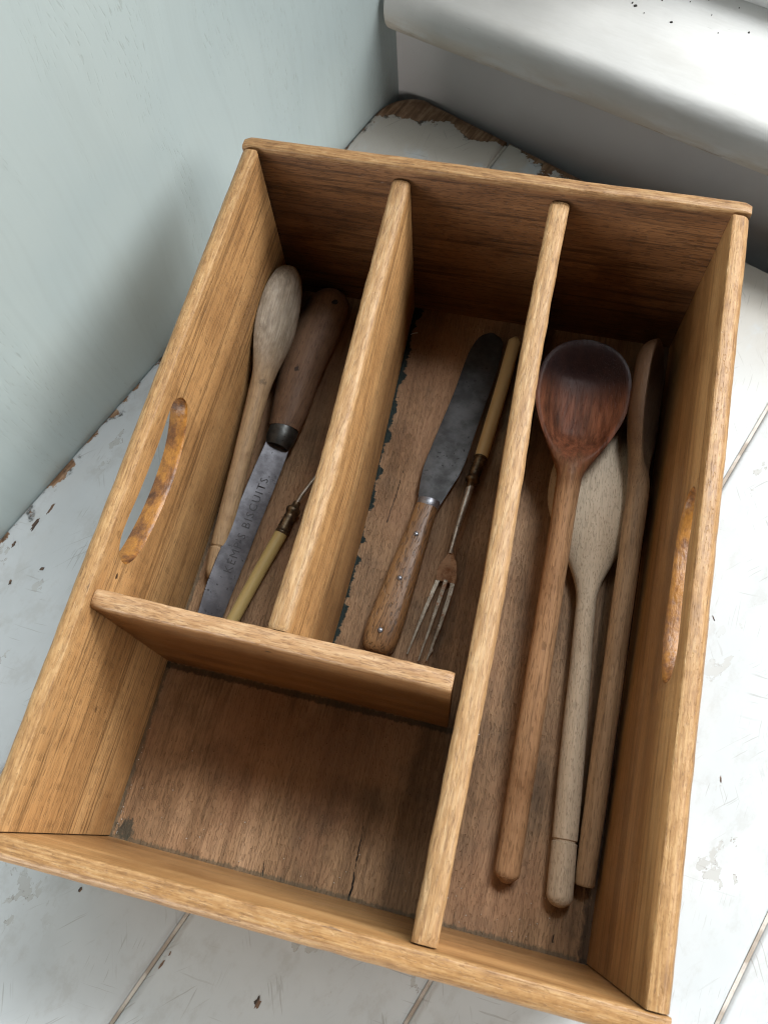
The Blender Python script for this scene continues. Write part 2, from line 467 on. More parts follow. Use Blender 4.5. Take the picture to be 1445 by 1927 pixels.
# boards: x ranges in the table frame (0 at the panel)
GR = [0.0, 0.1125, 0.2595, 0.3945, 0.5325, 0.672, 0.812]
RIS = -0.0437                        # the window wall is a hair off square: y = RIS*x
tcr = T('groove_filler'); tcr.fin(tcr.mix(tcr.sm(tcr.noise(tcr.co, 60, 4), 0.4, 0.6), (0.32, 0.27, 0.22), (0.54, 0.50, 0.45)), 0.7)
TABLE_T = 0.026
PLANKS = []
mt_planks = [mat_table(3.1 * k) for k in range(2)]
for k in range(6):
    x0, x1 = GR[k] + (0.0 if k == 0 else 0.0011), GR[k + 1] - 0.0011
    ring_pts = []
    y0 = -1.1
    def plan(inset):
        a, b = x0 + inset, x1 - inset
        pts = [(a, y0), (b, y0)]
        ny = 40
        ye = RIS * b - 0.0012 - inset
        pts.append((b, ye))
        if k == 0:
            r = 0.034
            pts.append((a + r, RIS * (a + r) - 0.0012 - inset))
            for q in range(1, 8):
                an = math.radians(90 + q * 90 / 7)
                pts.append((a + r + math.cos(an) * r, RIS * a - 0.0012 - inset - r + math.sin(an) * r))
        else:
            pts.append((a, RIS * a - 0.0012 - inset))
        return pts
    rg_ = []
    for inset, z in [(0, -TABLE_T), (0, -0.0030), (0.0006, -0.0016), (0.0020, -0.0005), (0.0042, 0.0)]:
        rg_.append([(x, y, z) for x, y in plan(inset)])
    pl = loft('plank', rg_, mt_planks[k % 2], TBL, 30)
    PLANKS.append(pl)
    if k:
        bm = bmesh.new()
        bmesh.ops.create_cube(bm, size=1)
        for v in bm.verts:
            v.co = Vector((GR[k] + v.co.x * 0.0021, (y0 + 0.02 + RIS * GR[k] - 0.01) / 2 + v.co.y * (-(y0) + RIS * GR[k] - 0.02), -0.0105 + v.co.z * 0.0165))
        from_bm('groove_strip', bm, tcr.m, TBL)

# larger paint chips, each a shallow flake scar on its board
def to_table(x, y):
    d = Vector((x, y, 0)) - Vector((A.x, A.y, 0))
    return d.dot(WB), d.dot(WA)
tch = T('bare_chip')
tch.fin(tch.ramp(tch.noise(tch.map(tch.co, (300, 40, 300)), 1, 4), [(0.4, (0.035, 0.025, 0.02)), (0.6, (0.16, 0.095, 0.06))]), 0.8)
def chip(x, y, rx, ry, ang, seed):
    u, v = to_table(x, y)
    k = max(i for i in range(6) if u > GR[i])
    rnd = random.Random(seed); n = 16
    bm = bmesh.new(); vs = []
    for j in range(n):
        a = 2 * math.pi * j / n; q = rnd.uniform(0.55, 1.15)
        px, py = math.cos(a) * rx * q, math.sin(a) * ry * q
        vs.append((u + px * math.cos(ang) - py * math.sin(ang), v + px * math.sin(ang) + py * math.cos(ang)))
    lo = [bm.verts.new((p[0], p[1], -0.0004)) for p in vs]
    hi = [bm.verts.new((p[0], p[1], 0.0002)) for p in vs]
    for j in range(n): bm.faces.new((lo[j], lo[(j + 1) % n], hi[(j + 1) % n], hi[j]))
    bm.faces.new(hi)
    from_bm('paint_chip', bm, tch.m, PLANKS[k])
for i, c in enumerate([(0.1083, -0.0629, 0.0020, 0.0034, 0.3), (0.0495, -0.0580, 0.0008, 0.0028, 0.0), (0.0522, -0.0518, 0.0005, 0.0016, 0.1), (-0.0108, -0.0326, 0.0013, 0.0016, 0),
                       (-0.1105, 0.149, 0.0018, 0.0016, 0.4), (-0.1279, 0.1791, 0.0018, 0.0068, 0.15), (-0.1215, 0.1920, 0.0010, 0.0050, 0.1), (-0.1286, 0.1353, 0.0012, 0.0022, 0.4),
                       (0.3134, 0.3976, 0.0014, 0.0022, 0.4), (0.3440, 0.1150, 0.0006, 0.0022, 0.5), (0.3280, 0.2120, 0.0004, 0.0019, 0.6), (0.3310, 0.2125, 0.0004, 0.0021, 0.8), (-0.137, 0.161, 0.0012, 0.003, 0.2)]):
    chip(*c, 40 + i)

# ================================================================== TRAY
TRAY = thing('cutlery_tray', 'worn golden wooden cutlery tray with four compartments on the white table', 'tray', (0.14, 0.2, -0.012))
TO = Vector(TRAY.location)
L, W, D, TH, ZB = 0.400, 0.2795, 0.1355, 0.0105, -0.0118
def tl(p): return (p[0] - TO.x, p[1] - TO.y, p[2] - TO.z)
def tr(rings): return [[tl(p) for p in r] for r in rings]

GOLD = ((0.285, 0.145, 0.053), (0.44, 0.24, 0.095), (0.56, 0.335, 0.147))
SHADED_BROWN = ((0.125, 0.055, 0.022), (0.19, 0.088, 0.035), (0.245, 0.12, 0.05))  # back board: shade on its inner face put into a darker base colour
ZREL = -TO.z                        # tray-local z of the tray's floor surface is z + ZREL

def rim_wear(axis):
    """rubbed, paler rim with dark nicks and grain running along it"""
    def f(t, col):
        z = t.sep(t.co)[2]
        top = t.sm(z, D - TO.z - 0.006, D - TO.z - 0.0012)
        g = t.noise(t.map(t.co, axscale(axis, 900, 45)), 1, 3, 0.65)
        b = t.noise(t.map(t.co, axscale(axis, 260, 120)), 1, 4, 0.7)
        n = t.math('ADD', t.math('MULTIPLY', g, 0.55), t.math('MULTIPLY', b, 0.45))
        c2 = t.ramp(n, [(0.36, (0.19, 0.095, 0.036)), (0.49, (0.385, 0.215, 0.088)), (0.63, (0.55, 0.355, 0.17))])
        col = t.mix(t.math('MULTIPLY', top, 0.7), col, c2)
        sp = t.sm(t.noise(t.map(t.co, axscale(axis, 900, 420)), 1, 2, 0.6), 0.58, 0.70)
        col = t.mix(t.math('MULTIPLY', t.math('MULTIPLY', sp, top), 0.5), col, (0.20, 0.11, 0.05))
        nk = t.sm(t.noise(t.map(t.co, axscale(axis, 330, 45)), 1, 4, 0.65), 0.645, 0.70)
        return t.mix(t.math('MULTIPLY', t.math('MULTIPLY', nk, top), 0.7), col, (0.10, 0.055, 0.03))
    return f

m_side_l = wood('tray_side_wood', *GOLD, axis=1, seed=1.3, lines=0.65, line_cross=420, line_along=4, pores=0.35, blot=0.40, rough=0.50, post=rim_wear(1),
                spots=[(tl((0.0, 0.128, 0.112)), 0.0020, 0.9), (tl((0, 0.063, 0.080)), 0.0016, 0.5)])
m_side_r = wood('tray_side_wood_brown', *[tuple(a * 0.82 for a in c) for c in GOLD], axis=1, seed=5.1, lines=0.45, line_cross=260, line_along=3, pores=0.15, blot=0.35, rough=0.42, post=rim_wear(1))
m_back = wood('tray_back_wood_shaded', *SHADED_BROWN, axis=0, seed=2.2, lines=0.7, line_cross=360, line_along=12, broad=70, pores=0.4, blot=0.6, blot_scale=22, rough=0.45, post=rim_wear(0))
m_front = wood('tray_front_wood', *GOLD, axis=0, seed=8.7, lines=0.30, line_cross=240, line_along=4, pores=0.15, blot=0.40, rough=0.40, post=rim_wear(0))

def top_wear(ztop, pale=0.7):
    def f(t, col):
        z = t.sep(t.co)[2]
        top = t.sm(z, ztop - TO.z - 0.006, ztop - TO.z - 0.001)
        n = t.noise(t.map(t.co, (520, 60, 520)), 1, 5, 0.65)
        c2 = t.ramp(n, [(0.34, (0.30, 0.17, 0.075)), (0.5, (0.41, 0.25, 0.118)), (0.68, (0.57, 0.395, 0.22))])
        dash = t.sm(t.noise(t.map(t.co, (1500, 150, 1500)), 1, 1), 0.53, 0.68)
        c2 = t.mix(t.math('MULTIPLY', dash, 0.55), c2, (0.17, 0.10, 0.06))
        return t.mix(t.math('MULTIPLY', top, pale), col, c2)
    return f
m_div = wood('divider_wood', *GOLD, axis=1, seed=3.9, lines=0.6, line_cross=420, line_along=5, pores=0.4, blot=0.35, rough=0.5, post=top_wear(0.127))
def top_wear_x(t, col):
    z = t.sep(t.co)[2]
    top = t.sm(z, 0.121 - TO.z, 0.1265 - TO.z)
    n = t.noise(t.map(t.co, (60, 420, 420)), 1, 5, 0.65)
    c2 = t.ramp(n, [(0.3, (0.32, 0.17, 0.075)), (0.5, (0.50, 0.30, 0.15)), (0.72, (0.66, 0.46, 0.27))])
    dash = t.sm(t.noise(t.map(t.co, (170, 1500, 1500)), 1, 1), 0.53, 0.66)
    c2 = t.mix(t.math('MULTIPLY', dash, 0.55), c2, (0.17, 0.09, 0.05))
    return t.mix(t.math('MULTIPLY', top, 0.75), col, c2)
m_cross = wood('cross_divider_wood', (0.17, 0.085, 0.036), (0.27, 0.14, 0.058), (0.36, 0.20, 0.09), axis=0, seed=6.6, lines=0.2, pores=0.15, blot=0.4, rough=0.42, post=top_wear_x,
               spots=[(tl((0.0886, 0.106, 0.1145)), 0.0022, 0.95), (tl((0.0261, 0.106, 0.0813)), 0.0014, 0.8)])
# amber varnish in the hand holes
tv = T('amber_varnish')
vn = tv.noise(tv.map(tv.co, (90, 55, 90)), 1, 6, 0.7)
vn2 = tv.noise(tv.map(tv.co, (420, 160, 420)), 1, 4, 0.6)
vc = tv.ramp(vn, [(0.34, (0.06, 0.022, 0.010)), (0.44, (0.21, 0.082, 0.022)), (0.57, (0.46, 0.20, 0.035)), (0.70, (0.26, 0.10, 0.026))])
vc = tv.mix(0.35, vc, tv.ramp(vn2, [(0.35, 0.3), (0.65, 1.0)]), 'MULTIPLY')
tv.fin(tv.mix(0.1, vc, (0.26, 0.13, 0.05)), 0.38, tv.bump(vn2, 0.6, 0.0010), spec=0.5)
m_varnish = tv.m

def nosed(inner_x, sgn, z0, ztop, th, jit):
    """wall cross-section (offset outwards, z): crisp inner edge, rounded outer edge"""
    pts = [(0, z0), (0, (z0 + ztop) / 2), (0, ztop - 0.0012), (0.0005, ztop - 0.0003), (0.0012, ztop), (0.0046, ztop - 0.0001)]
    r = th - 0.0046
    for k in range(1, 7):
        a = math.radians(90 - k * 15)
        pts.append((0.0046 + math.cos(a) * r, ztop - r + math.sin(a) * r))
    pts.append((th, z0))
    return pts

# side walls along y
SLOT_L = [(0.2345, 0.1033), (0.2266, 0.0960), (0.2127, 0.0895), (0.1964, 0.0872), (0.1827, 0.0878), (0.1649, 0.0905), (0.1530, 0.0940), (0.1434, 0.0990), (0.1370, 0.1074),
          (0.1385, 0.1165), (0.1455, 0.1222), (0.1560, 0.1226), (0.1705, 0.1212), (0.1866, 0.1204), (0.2032, 0.1200), (0.2174, 0.1210), (0.2270, 0.1205), (0.2340, 0.1130)]
SLOT_R = [(0.2322, 0.1215), (0.2149, 0.1215), (0.1987, 0.1194), (0.1811, 0.1198), (0.1608, 0.1210), (0.1472, 0.1205), (0.1391, 0.1147), (0.1375, 0.1057), (0.1425, 0.0974),
          (0.1600, 0.0912), (0.1774, 0.0910), (0.1950, 0.0925), (0.2168, 0.0937), (0.2320, 0.1010), (0.2368, 0.1120)]
def densify(poly, n=4):
    out = []
    m = len(poly)
    for i in range(m):
        p0, p1, p2, p3 = poly[i - 1], poly[i], poly[(i + 1) % m], poly[(i + 2) % m]
        for k in range(n):
            t = k / n
            out.append(tuple(0.5 * (2 * p1[a] + (-p0[a] + p2[a]) * t + (2 * p0[a] - 5 * p1[a] + 4 * p2[a] - p3[a]) * t * t + (-p0[a] + 3 * p1[a] - 3 * p2[a] + p3[a]) * t ** 3) for a in (0, 1)))
    return out
def side_wall(x_in, sgn, mat, slot, label):
    rings = []
    n = 90
    for i in range(n + 1):
        y = 0.0007 + ((0.3966 if sgn < 0 else 0.3996) - 0.0007) * i / n
        j = nz((x_in, y, 0), 14, 2) * 0.0004 + nz((x_in, y, 0), 90, 5) * 0.0003
        zt = D + nz((x_in, y, 1), 9, 7) * 0.0003 + nz((x_in, y, 4), 90, 2) * 0.0002
        rings.append([(x_in + sgn * (o + (j if o > 0.002 else j * 0.3)), y, z) for o, z in nosed(x_in, sgn, ZB, zt, TH, 0)])
    o = loft('side_wall', tr(rings), mat, TRAY, 40)
    # hand hole, cut right through with eased edges
    poly = densify(slot)
    cy = sum(p[0] for p in poly) / len(poly); cz = sum(p[1] for p in poly) / len(poly)
    cr = []
    for off, g in [(-0.004, 1.05), (0.0, 0.045), (0.0007, 0.012), (0.0020, 0.0), (TH - 0.002, 0.0), (TH, 0.04), (TH + 0.004, 0.08)]:
        g = 0.045 if g > 1 else g
        cr.append([(x_in + sgn * off, cy + (p[0] - cy) * (1 + g * 0.5), cz + (p[1] - cz) * (1 + g)) for p in poly])
    cut = loft('hole_cutter', tr(cr), m_varnish, TRAY, 40)
    md = o.modifiers.new('hole', 'BOOLEAN'); md.operation = 'DIFFERENCE'; md.object = cut; md.solver = 'EXACT'; md.material_mode = 'TRANSFER'
    dg = bpy.context.evaluated_depsgraph_get()
    me = bpy.data.meshes.new_from_object(o.evaluated_get(dg))
    o.modifiers.clear(); o.data = me
    me.set_sharp_from_angle(angle=math.radians(35))
    bpy.data.objects.remove(cut)
    o['label'] = label
    return o
side_wall(0.0, -1, m_side_l, SLOT_L, 'left side board with an open hand hole')
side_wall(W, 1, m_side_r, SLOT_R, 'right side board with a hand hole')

# back and front walls along x
def end_wall(front, mat):
    rings = []
    n = 90
    for i in range(n + 1):
        s = i / n
        x = -TH + (W + 2 * TH) * s
        e = min(x + TH, W + TH - x)
        th = TH - (0.0022 * max(0, 1 - e / 0.005) ** 2)
        j = nz((x, 3 if front else 9, 0), 12, 2) * 0.0004 + nz((x, 4, 0), 80, 5) * 0.0003
        zt = D + nz((x, 5 if front else 2, 1), 9, 7) * 0.0003 + nz((x, 5, 1), 90, 7) * 0.0002 - 0.0010 * max(0, 1 - e / 0.004) ** 2
        ring = []
        for o, z in nosed(0, 1, ZB, zt, th, 0):
            if front: ring.append((x, -(o + (j if o > 0.002 else 0)), z))
            else:
                yin = lerp(0.3970, 0.4000, s) + lerp(0.0, 0.0018, max(0, z) / D)
                ring.append((x, yin + o + (j if o > 0.002 else 0), z))
        rings.append(ring)
    o = loft('front_wall' if front else 'back_wall', tr(rings), mat, TRAY, 40)
    return o
end_wall(True, m_front)['label'] = 'front board with a rounded rim'
end_wall(False, m_back)['label'] = 'back board, its wood darkened for the shaded face, with strong grain lines'

# floor board, cracked and grimy
def floor_grime_dark_strips(t, col, h):
    x, y, z = t.sep(t.vmath('ADD', t.co, tuple(TO)))
    n = t.noise(t.map(t.co, (420, 170, 420)), 1, 6, 0.75)
    n2 = t.noise(t.map(t.co, (28, 28, 28), loc=(3, 3, 3)), 1, 4, 0.6)
    # worn paler, redder middle and rubbed grey-brown patches
    col = t.mix(t.math('MULTIPLY', t.sm(t.noise(t.map(t.co, (20, 12, 20), loc=(5, 2, 1)), 1, 3), 0.45, 0.65), 0.5), col, (0.35, 0.185, 0.10))
    col = t.mix(t.math('MULTIPLY', t.sm(n2, 0.50, 0.74), 0.38), col, (0.075, 0.055, 0.038))
    def strip(dist, wid, k, colr, nlo=0.0):
        d = t.math('ADD', dist, t.math('MULTIPLY', t.math('SUBTRACT', n, 0.5), wid * 2.6))
        return t.math('MULTIPLY', t.sm(d, wid, wid * 0.45), k), colr
    gm = []
    # black-green glue residue beside the short divider, in ragged runs
    rn = t.noise(t.map(t.co, (1, 60, 1), loc=(0, 4, 0)), 1, 4, 0.65)
    d1 = t.math('SUBTRACT', x, t.math('MULTIPLY_ADD', y, -0.014, 0.1010))
    wd = t.math('MULTIPLY_ADD', t.sm(rn, 0.40, 0.66), 0.0042, 0.0016)
    dd = t.math('ADD', t.math('SUBTRACT', d1, wd), t.math('MULTIPLY', t.math('SUBTRACT', n, 0.5), 0.0052))
    gm.append((t.math('MULTIPLY', t.math('MULTIPLY', t.sm(dd, 0.0007, -0.0006), t.sm(d1, -0.004, -0.003)), t.sm(y, 0.118, 0.13)), (0.010, 0.020, 0.017)))
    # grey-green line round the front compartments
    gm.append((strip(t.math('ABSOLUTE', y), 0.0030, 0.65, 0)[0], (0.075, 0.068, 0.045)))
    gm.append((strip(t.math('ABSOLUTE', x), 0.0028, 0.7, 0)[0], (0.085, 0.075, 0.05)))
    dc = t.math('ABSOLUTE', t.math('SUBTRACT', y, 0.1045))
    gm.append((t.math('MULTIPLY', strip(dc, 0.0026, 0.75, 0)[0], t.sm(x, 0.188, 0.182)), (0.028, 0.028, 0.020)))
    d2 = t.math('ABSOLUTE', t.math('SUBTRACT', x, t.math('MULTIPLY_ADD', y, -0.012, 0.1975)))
    gm.append((strip(d2, 0.0022, 0.75, 0)[0], (0.05, 0.045, 0.035)))  # thin dark strip beside the long divider
    gm.append((strip(t.math('ABSOLUTE', t.math('SUBTRACT', x, W)), 0.007, 0.7, 0)[0], (0.035, 0.03, 0.025)))  # broad dark strip along the foot of the right board
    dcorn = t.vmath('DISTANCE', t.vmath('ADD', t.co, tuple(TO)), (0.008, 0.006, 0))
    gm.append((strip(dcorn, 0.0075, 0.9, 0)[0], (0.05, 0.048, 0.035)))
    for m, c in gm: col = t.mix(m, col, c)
    return col, h
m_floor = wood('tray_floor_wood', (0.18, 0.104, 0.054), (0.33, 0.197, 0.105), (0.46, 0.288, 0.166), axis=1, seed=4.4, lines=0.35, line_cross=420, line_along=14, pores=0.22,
               pore_cross=1900, pore_along=200, blot=0.5, blot_scale=15, fine=0.42, rough=0.62, spec=0.25, bump=0.9, broad=60, grime=floor_grime_dark_strips,
               cracks=[(tl((0.1442, 0.0435, 0)), tl((0.1461, 0.0005, 0)), 0.0007), (tl((0.0924, 0.0143, 0)), tl((0.0945, 0.001, 0)), 0.0004), (tl((0.1669, 0.0062, 0)), tl((0.1673, 0.001, 0)), 0.0004),
                       (tl((0.1178, 0.290, 0)), tl((0.1140, 0.228, 0)), 0.00045), (tl((0.2597, 0.0160, 0)), tl((0.2599, 0.0060, 0)), 0.0004), (tl((0.2049, 0.0095, 0)), tl((0.2048, 0.002, 0)), 0.0004)])
bm = bmesh.new()
bmesh.ops.create_cube(bm, size=1)
for v in bm.verts:
    p = (lerp(-0.003, W + 0.003, v.co.x + 0.5), lerp(-0.003, L + 0.001, v.co.y + 0.5), lerp(-0.006, 0.0, v.co.z + 0.5))
    v.co = Vector(tl(p))
fl = from_bm('floor_board', bm, m_floor, TRAY)

# dividers
def div_section(hw, z0, zt, ch, a=0.0):
    """(across, z): chamfered top edges, a little crowned"""
    return [(-hw, z0), (-hw, (z0 + zt) / 2), (-hw, zt - ch * 1.3), (-hw + ch * 0.35, zt - ch * 0.55), (-hw + ch, zt - 0.0003), (-hw * 0.3, zt), (hw * 0.3, zt), (hw - ch, zt - 0.0003), (hw - ch * 0.35, zt - ch * 0.55),
            (hw, zt - ch * 1.3), (hw, (z0 + zt) / 2), (hw, z0)]
def divider(along, tab, s0, s1, hw, zt_fn, mat, seed, name, ch=0.0022):
    rings = []
    n = 110
    for i in range(n + 1):
        s = lerp(s0, s1, i / n)
        c = cinterp(tab, s)
        e = min(s - s0, s1 - s)
        drop = 0.0012 * max(0, 1 - e / 0.0025) ** 2
        zt = zt_fn(s) - drop
        ring = []
        for q, (a, z) in enumerate(div_section(hw, 0.0002, zt, ch)):
            if z > 0.1:
                a += nz((s, q * 0.37, seed), 22, seed) * 0.0003 + nz((s, q * 0.5, seed), 150, seed) * 0.0003
                z += nz((s, q * 0.4, seed + 3), 25, seed) * 0.0002 + nz((s, q * 0.4, seed + 3), 170, seed) * 0.00025
            ring.append((c + a, s, z) if along == 'y' else (s, c + a, z))
        rings.append(ring)
    return loft(name, tr(rings), mat, TRAY, 50)
o = divider('y', [(0.116, 0.0930), (0.17, 0.0943), (0.22, 0.0945), (0.30, 0.0918), (0.401, 0.0887)], 0.1164, 0.3985, 0.0056, lambda s: 0.127, m_div, 1.0, 'short_divider')
o['label'] = 'short lengthwise divider with a rubbed pale edge'
o = divider('y', [(-0.001, 0.1906), (0.16, 0.1900), (0.30, 0.1853), (0.401, 0.1845)], 0.0008, 0.3995, 0.0058, lambda s: 0.127, m_div, 2.0, 'long_divider')
o['label'] = 'long lengthwise divider with a pale grained top edge'
o = divider('x', [(0.0, 0.1112), (0.10, 0.1116), (0.181, 0.1106)], 0.0004, 0.1804, 0.0047, lambda s: 0.127 + 0.0045 * max(0, 1 - s / 0.06), m_cross, 3.0, 'cross_divider', 0.0016)
o['label'] = 'crosswise divider standing short of the long divider'

# ================================================================== UTENSILS
def frame_mat(E, Tp, zhint):
    E = Vector(E); Tp = Vector(Tp)
    Y = (Tp - E).normalized(); Z = Vector(zhint); Z = (Z - Y * Z.dot(Y)).normalized(); X = Y.cross(Z)
    return Matrix(((X.x, Y.x, Z.x, E.x), (X.y, Y.y, Z.y, E.y), (X.z, Y.z, Z.z, E.z), (0, 0, 0, 1))), (Tp - E).length

def spoon(label, E, Tp, zhint, Lb, wb, um, hand, mat, depth, back, rimw=0.0028, ring_groove=None, end='round', neck_p=1.5, tip_p=0.5, rise=0.3, mat_h=None, dished=True, flat_tip=2.0):
    """a wooden spoon carved from one piece: local y runs from the handle end to the tip, z out of the dished side"""
    M, Lt = frame_mat(E, Tp, zhint)
    th = thing('wooden_spoon', label, 'wooden spoon', group='wooden spoons in the tray')
    th.matrix_world = M
    Lh = Lt - Lb
    r_neck = hand[-1][1]
    K = 56
    ss = []
    n = 0
    for a in (0.0, 0.0004, 0.0012, 0.0025, 0.0042, 0.006, 0.008): ss.append(a)
    m = 50
    for i in range(1, m + 1): ss.append(0.008 + (Lh - 0.008) * i / m)
    if ring_groove:
        g = ring_groove
        ss = sorted([q for q in ss if abs(q - g) > 0.0012] + [g - 0.0010, g - 0.0005, g, g + 0.0005, g + 0.0010])
    nh = len(ss)
    mb = 64
    for i in range(1, mb + 1):
        u = i / mb
        ss.append(Lh + Lb * (1 - (1 - u) ** 1.6) if u > 0.0 else Lh)
    rings = []
    for s in ss:
        if s <= Lh:
            r = cinterp(hand, s / Lh)
            if end == 'round':
                e = min(1, s / 0.0065); r *= math.sqrt(max(0.0, 1 - (1 - e) ** 2)) * 0.98 + 0.02
            elif end == 'cone':
                e = min(1, s / 0.0045); r *= 0.30 + 0.70 * e ** 0.75
            else:
                e = min(1, s / 0.0012); r *= 0.88 + 0.12 * e
            if ring_groove and abs(s - ring_groove) < 0.0007: r *= 0.86
            w = r; u = 0; f = 0
            zt = zb = r
        else:
            u = (s - Lh) / Lb
            if u < um:
                q = u / um
                w = r_neck + (wb / 2 - r_neck) * sstep(0, 1, q ** (1 / neck_p) if neck_p > 1 else q)
            else:
                q = (u - um) / (1 - um)
                w = wb / 2 * max(0.0, 1 - q ** flat_tip) ** tip_p
            w = max(w, 0.0004)
            f = sstep(0.0, 0.30, u)
        ring = []
        for k in range(K):
            a = 2 * math.pi * k / K
            c, sn = math.cos(a), math.sin(a)
            if s <= Lh:
                x, z = w * c, w * sn
            else:
                # superellipse outline spends more points near the rim
                xn = math.copysign(abs(c) ** 0.75, c)
                x = w * xn
                endf = max(0.0, 1 - max(0, (u - 0.80) / 0.20) ** 2)
                top_h = r_neck * math.sqrt(max(0, 1 - xn * xn))
                rim_z = r_neck * rise
                if dished:
                    rin = max(0.05, 1 - rimw / max(w, 0.004))
                    ul = (u - 0.07) / 0.93
                    lon = sstep(0.0, 0.32, ul) * (1 - sstep(0.70, 0.975, ul))
                    dd = depth * lon * max(0, 1 - (abs(xn) / rin) ** 2.6)
                    tp_z = rim_z + (0.0006 * math.sqrt(max(0, 1 - xn * xn))) - dd
                else:
                    tp_z = rim_z
                zt_ = lerp(top_h, tp_z, f)
                bk = lerp(r_neck, back, sstep(0, 0.5, u)) * (0.22 + 0.78 * math.sqrt(endf)) 
                prof = max(0, 1 - abs(xn) ** 2.3) ** lerp(0.5, 0.62, f)
                zb_ = lerp(0, rim_z - 0.0016, f) - bk * prof
                if u > 0.985: zt_ = min(zt_, rim_z - 0.0004)
                z = zt_ if sn >= 0 else zb_
                if abs(sn) < 1e-6: z = (zt_ + zb_) / 2
            # hand-made unevenness
            jz = nz((x, s, z), 30, wb * 100) * 0.00025
            ring.append((x + jz, s, z + jz))
        rings.append(ring)
    hb = nh - 1
    bm = loft_bm(rings[:hb + 1], True, False)
    bmesh.ops.recalc_face_normals(bm, faces=bm.faces[:])
    me = bpy.data.meshes.new('handle'); bm.to_mesh(me); bm.free()
    link('handle', me, mat_h or mat, th, 60)
    bm = loft_bm(rings[hb:], False, True)
    bmesh.ops.recalc_face_normals(bm, faces=bm.faces[:])
    me = bpy.data.meshes.new('bowl'); bm.to_mesh(me); bm.free()
    link('bowl', me, mat, th, 60)
    return th

# dark spoon, dished side up
def char_tip(t, col):
    y = t.sep(t.co)[1]
    n = t.noise(t.map(t.co, (260, 26, 260)), 1, 5, 0.65)
    yy = t.math('MULTIPLY_ADD', t.math('SUBTRACT', n, 0.5), 0.022, y)
    red = t.sm(yy, 0.225, 0.262)
    c1 = t.mix(1.0, t.mix(0.88, col, (0.110, 0.031, 0.016)), t.ramp(n, [(0.32, 0.35), (0.5, 0.85), (0.68, 1.5)]), 'MULTIPLY')
    col = t.mix(red, col, c1)
    burn = t.sm(yy, 0.288, 0.316)
    return t.mix(t.math('MULTIPLY', burn, 0.93), col, (0.012, 0.007, 0.008))
m_sp6 = wood('stained_spoon_wood', (0.27, 0.14, 0.065), (0.40, 0.225, 0.115), (0.50, 0.31, 0.17), axis=1, seed=11, lines=0.35, line_cross=420, pores=0.35, blot=0.5, blot_scale=26, rough=0.45, spec=0.10, post=char_tip)
spoon('dark reddish wooden spoon, dished side up, its tip scorched black', (0.2290, 0.0300, 0.0078), (0.2215, 0.3640, 0.0440), (0, 0, 1), 0.096, 0.0600, 0.60,
      [(0, 0.0072), (0.5, 0.0072), (0.85, 0.0072), (1.0, 0.0078)], m_sp6, 0.0100, 0.0150, end='cone', neck_p=1.3, flat_tip=2.8)
# pale beech spoon, lying on its dished side
def fleck(t, col):
    d = t.sm(t.noise(t.map(t.co, (1900, 380, 1900)), 1, 0), 0.64, 0.72)
    return t.mix(t.math('MULTIPLY', d, 0.45), col, (0.20, 0.13, 0.08))
m_sp7 = wood('beech_spoon_wood', (0.53, 0.42, 0.295), (0.61, 0.495, 0.36), (0.67, 0.56, 0.42), axis=1, seed=17, lines=0.1, pores=0.2, blot=0.25, blot_col=(0.6, 0.5, 0.42), rough=0.6, fine=0.2, post=fleck,
             spots=[((0.001, 0.125, 0.007), 0.0011, 0.8)])
spoon('pale flecked beech spoon lying back up beneath two others', (0.2594, 0.0245, 0.0078), (0.2405, 0.3250, 0.0115), (0.06, 0, -1), 0.128, 0.0610, 0.56,
      [(0, 0.0072), (0.45, 0.0071), (0.85, 0.0062), (1.0, 0.0060)], m_sp7, 0.0080, 0.0105, ring_groove=0.0345, neck_p=1.0, flat_tip=2.2)
# third spoon, on its edge against the right wall
m_sp8 = wood('brown_spoon_wood', (0.30, 0.185, 0.10), (0.39, 0.255, 0.145), (0.47, 0.32, 0.19), axis=1, seed=23, lines=0.25, pores=0.3, blot=0.5, rough=0.55,
             post=lambda t, col: t.mix(t.math('MULTIPLY', t.sm(t.math('MULTIPLY_ADD', t.noise(t.map(t.co, (60, 30, 60)), 1, 4), 0.05, t.sep(t.co)[1]), 0.235, 0.31), 0.80), col, (0.085, 0.045, 0.028)),
             spots=[((0.003, 0.087, 0.005), 0.0020, 0.55)])
spoon('narrow brown wooden spoon standing on its edge against the right wall', (0.2712, 0.0385, 0.0080), (0.2655, 0.3775, 0.0370), (0.92, 0, 0.39), 0.108, 0.0480, 0.55,
      [(0, 0.0055), (0.3, 0.0062), (0.85, 0.0066), (1.0, 0.0068)], m_sp8, 0.0085, 0.0125, end='flat', neck_p=1.1, flat_tip=2.2)
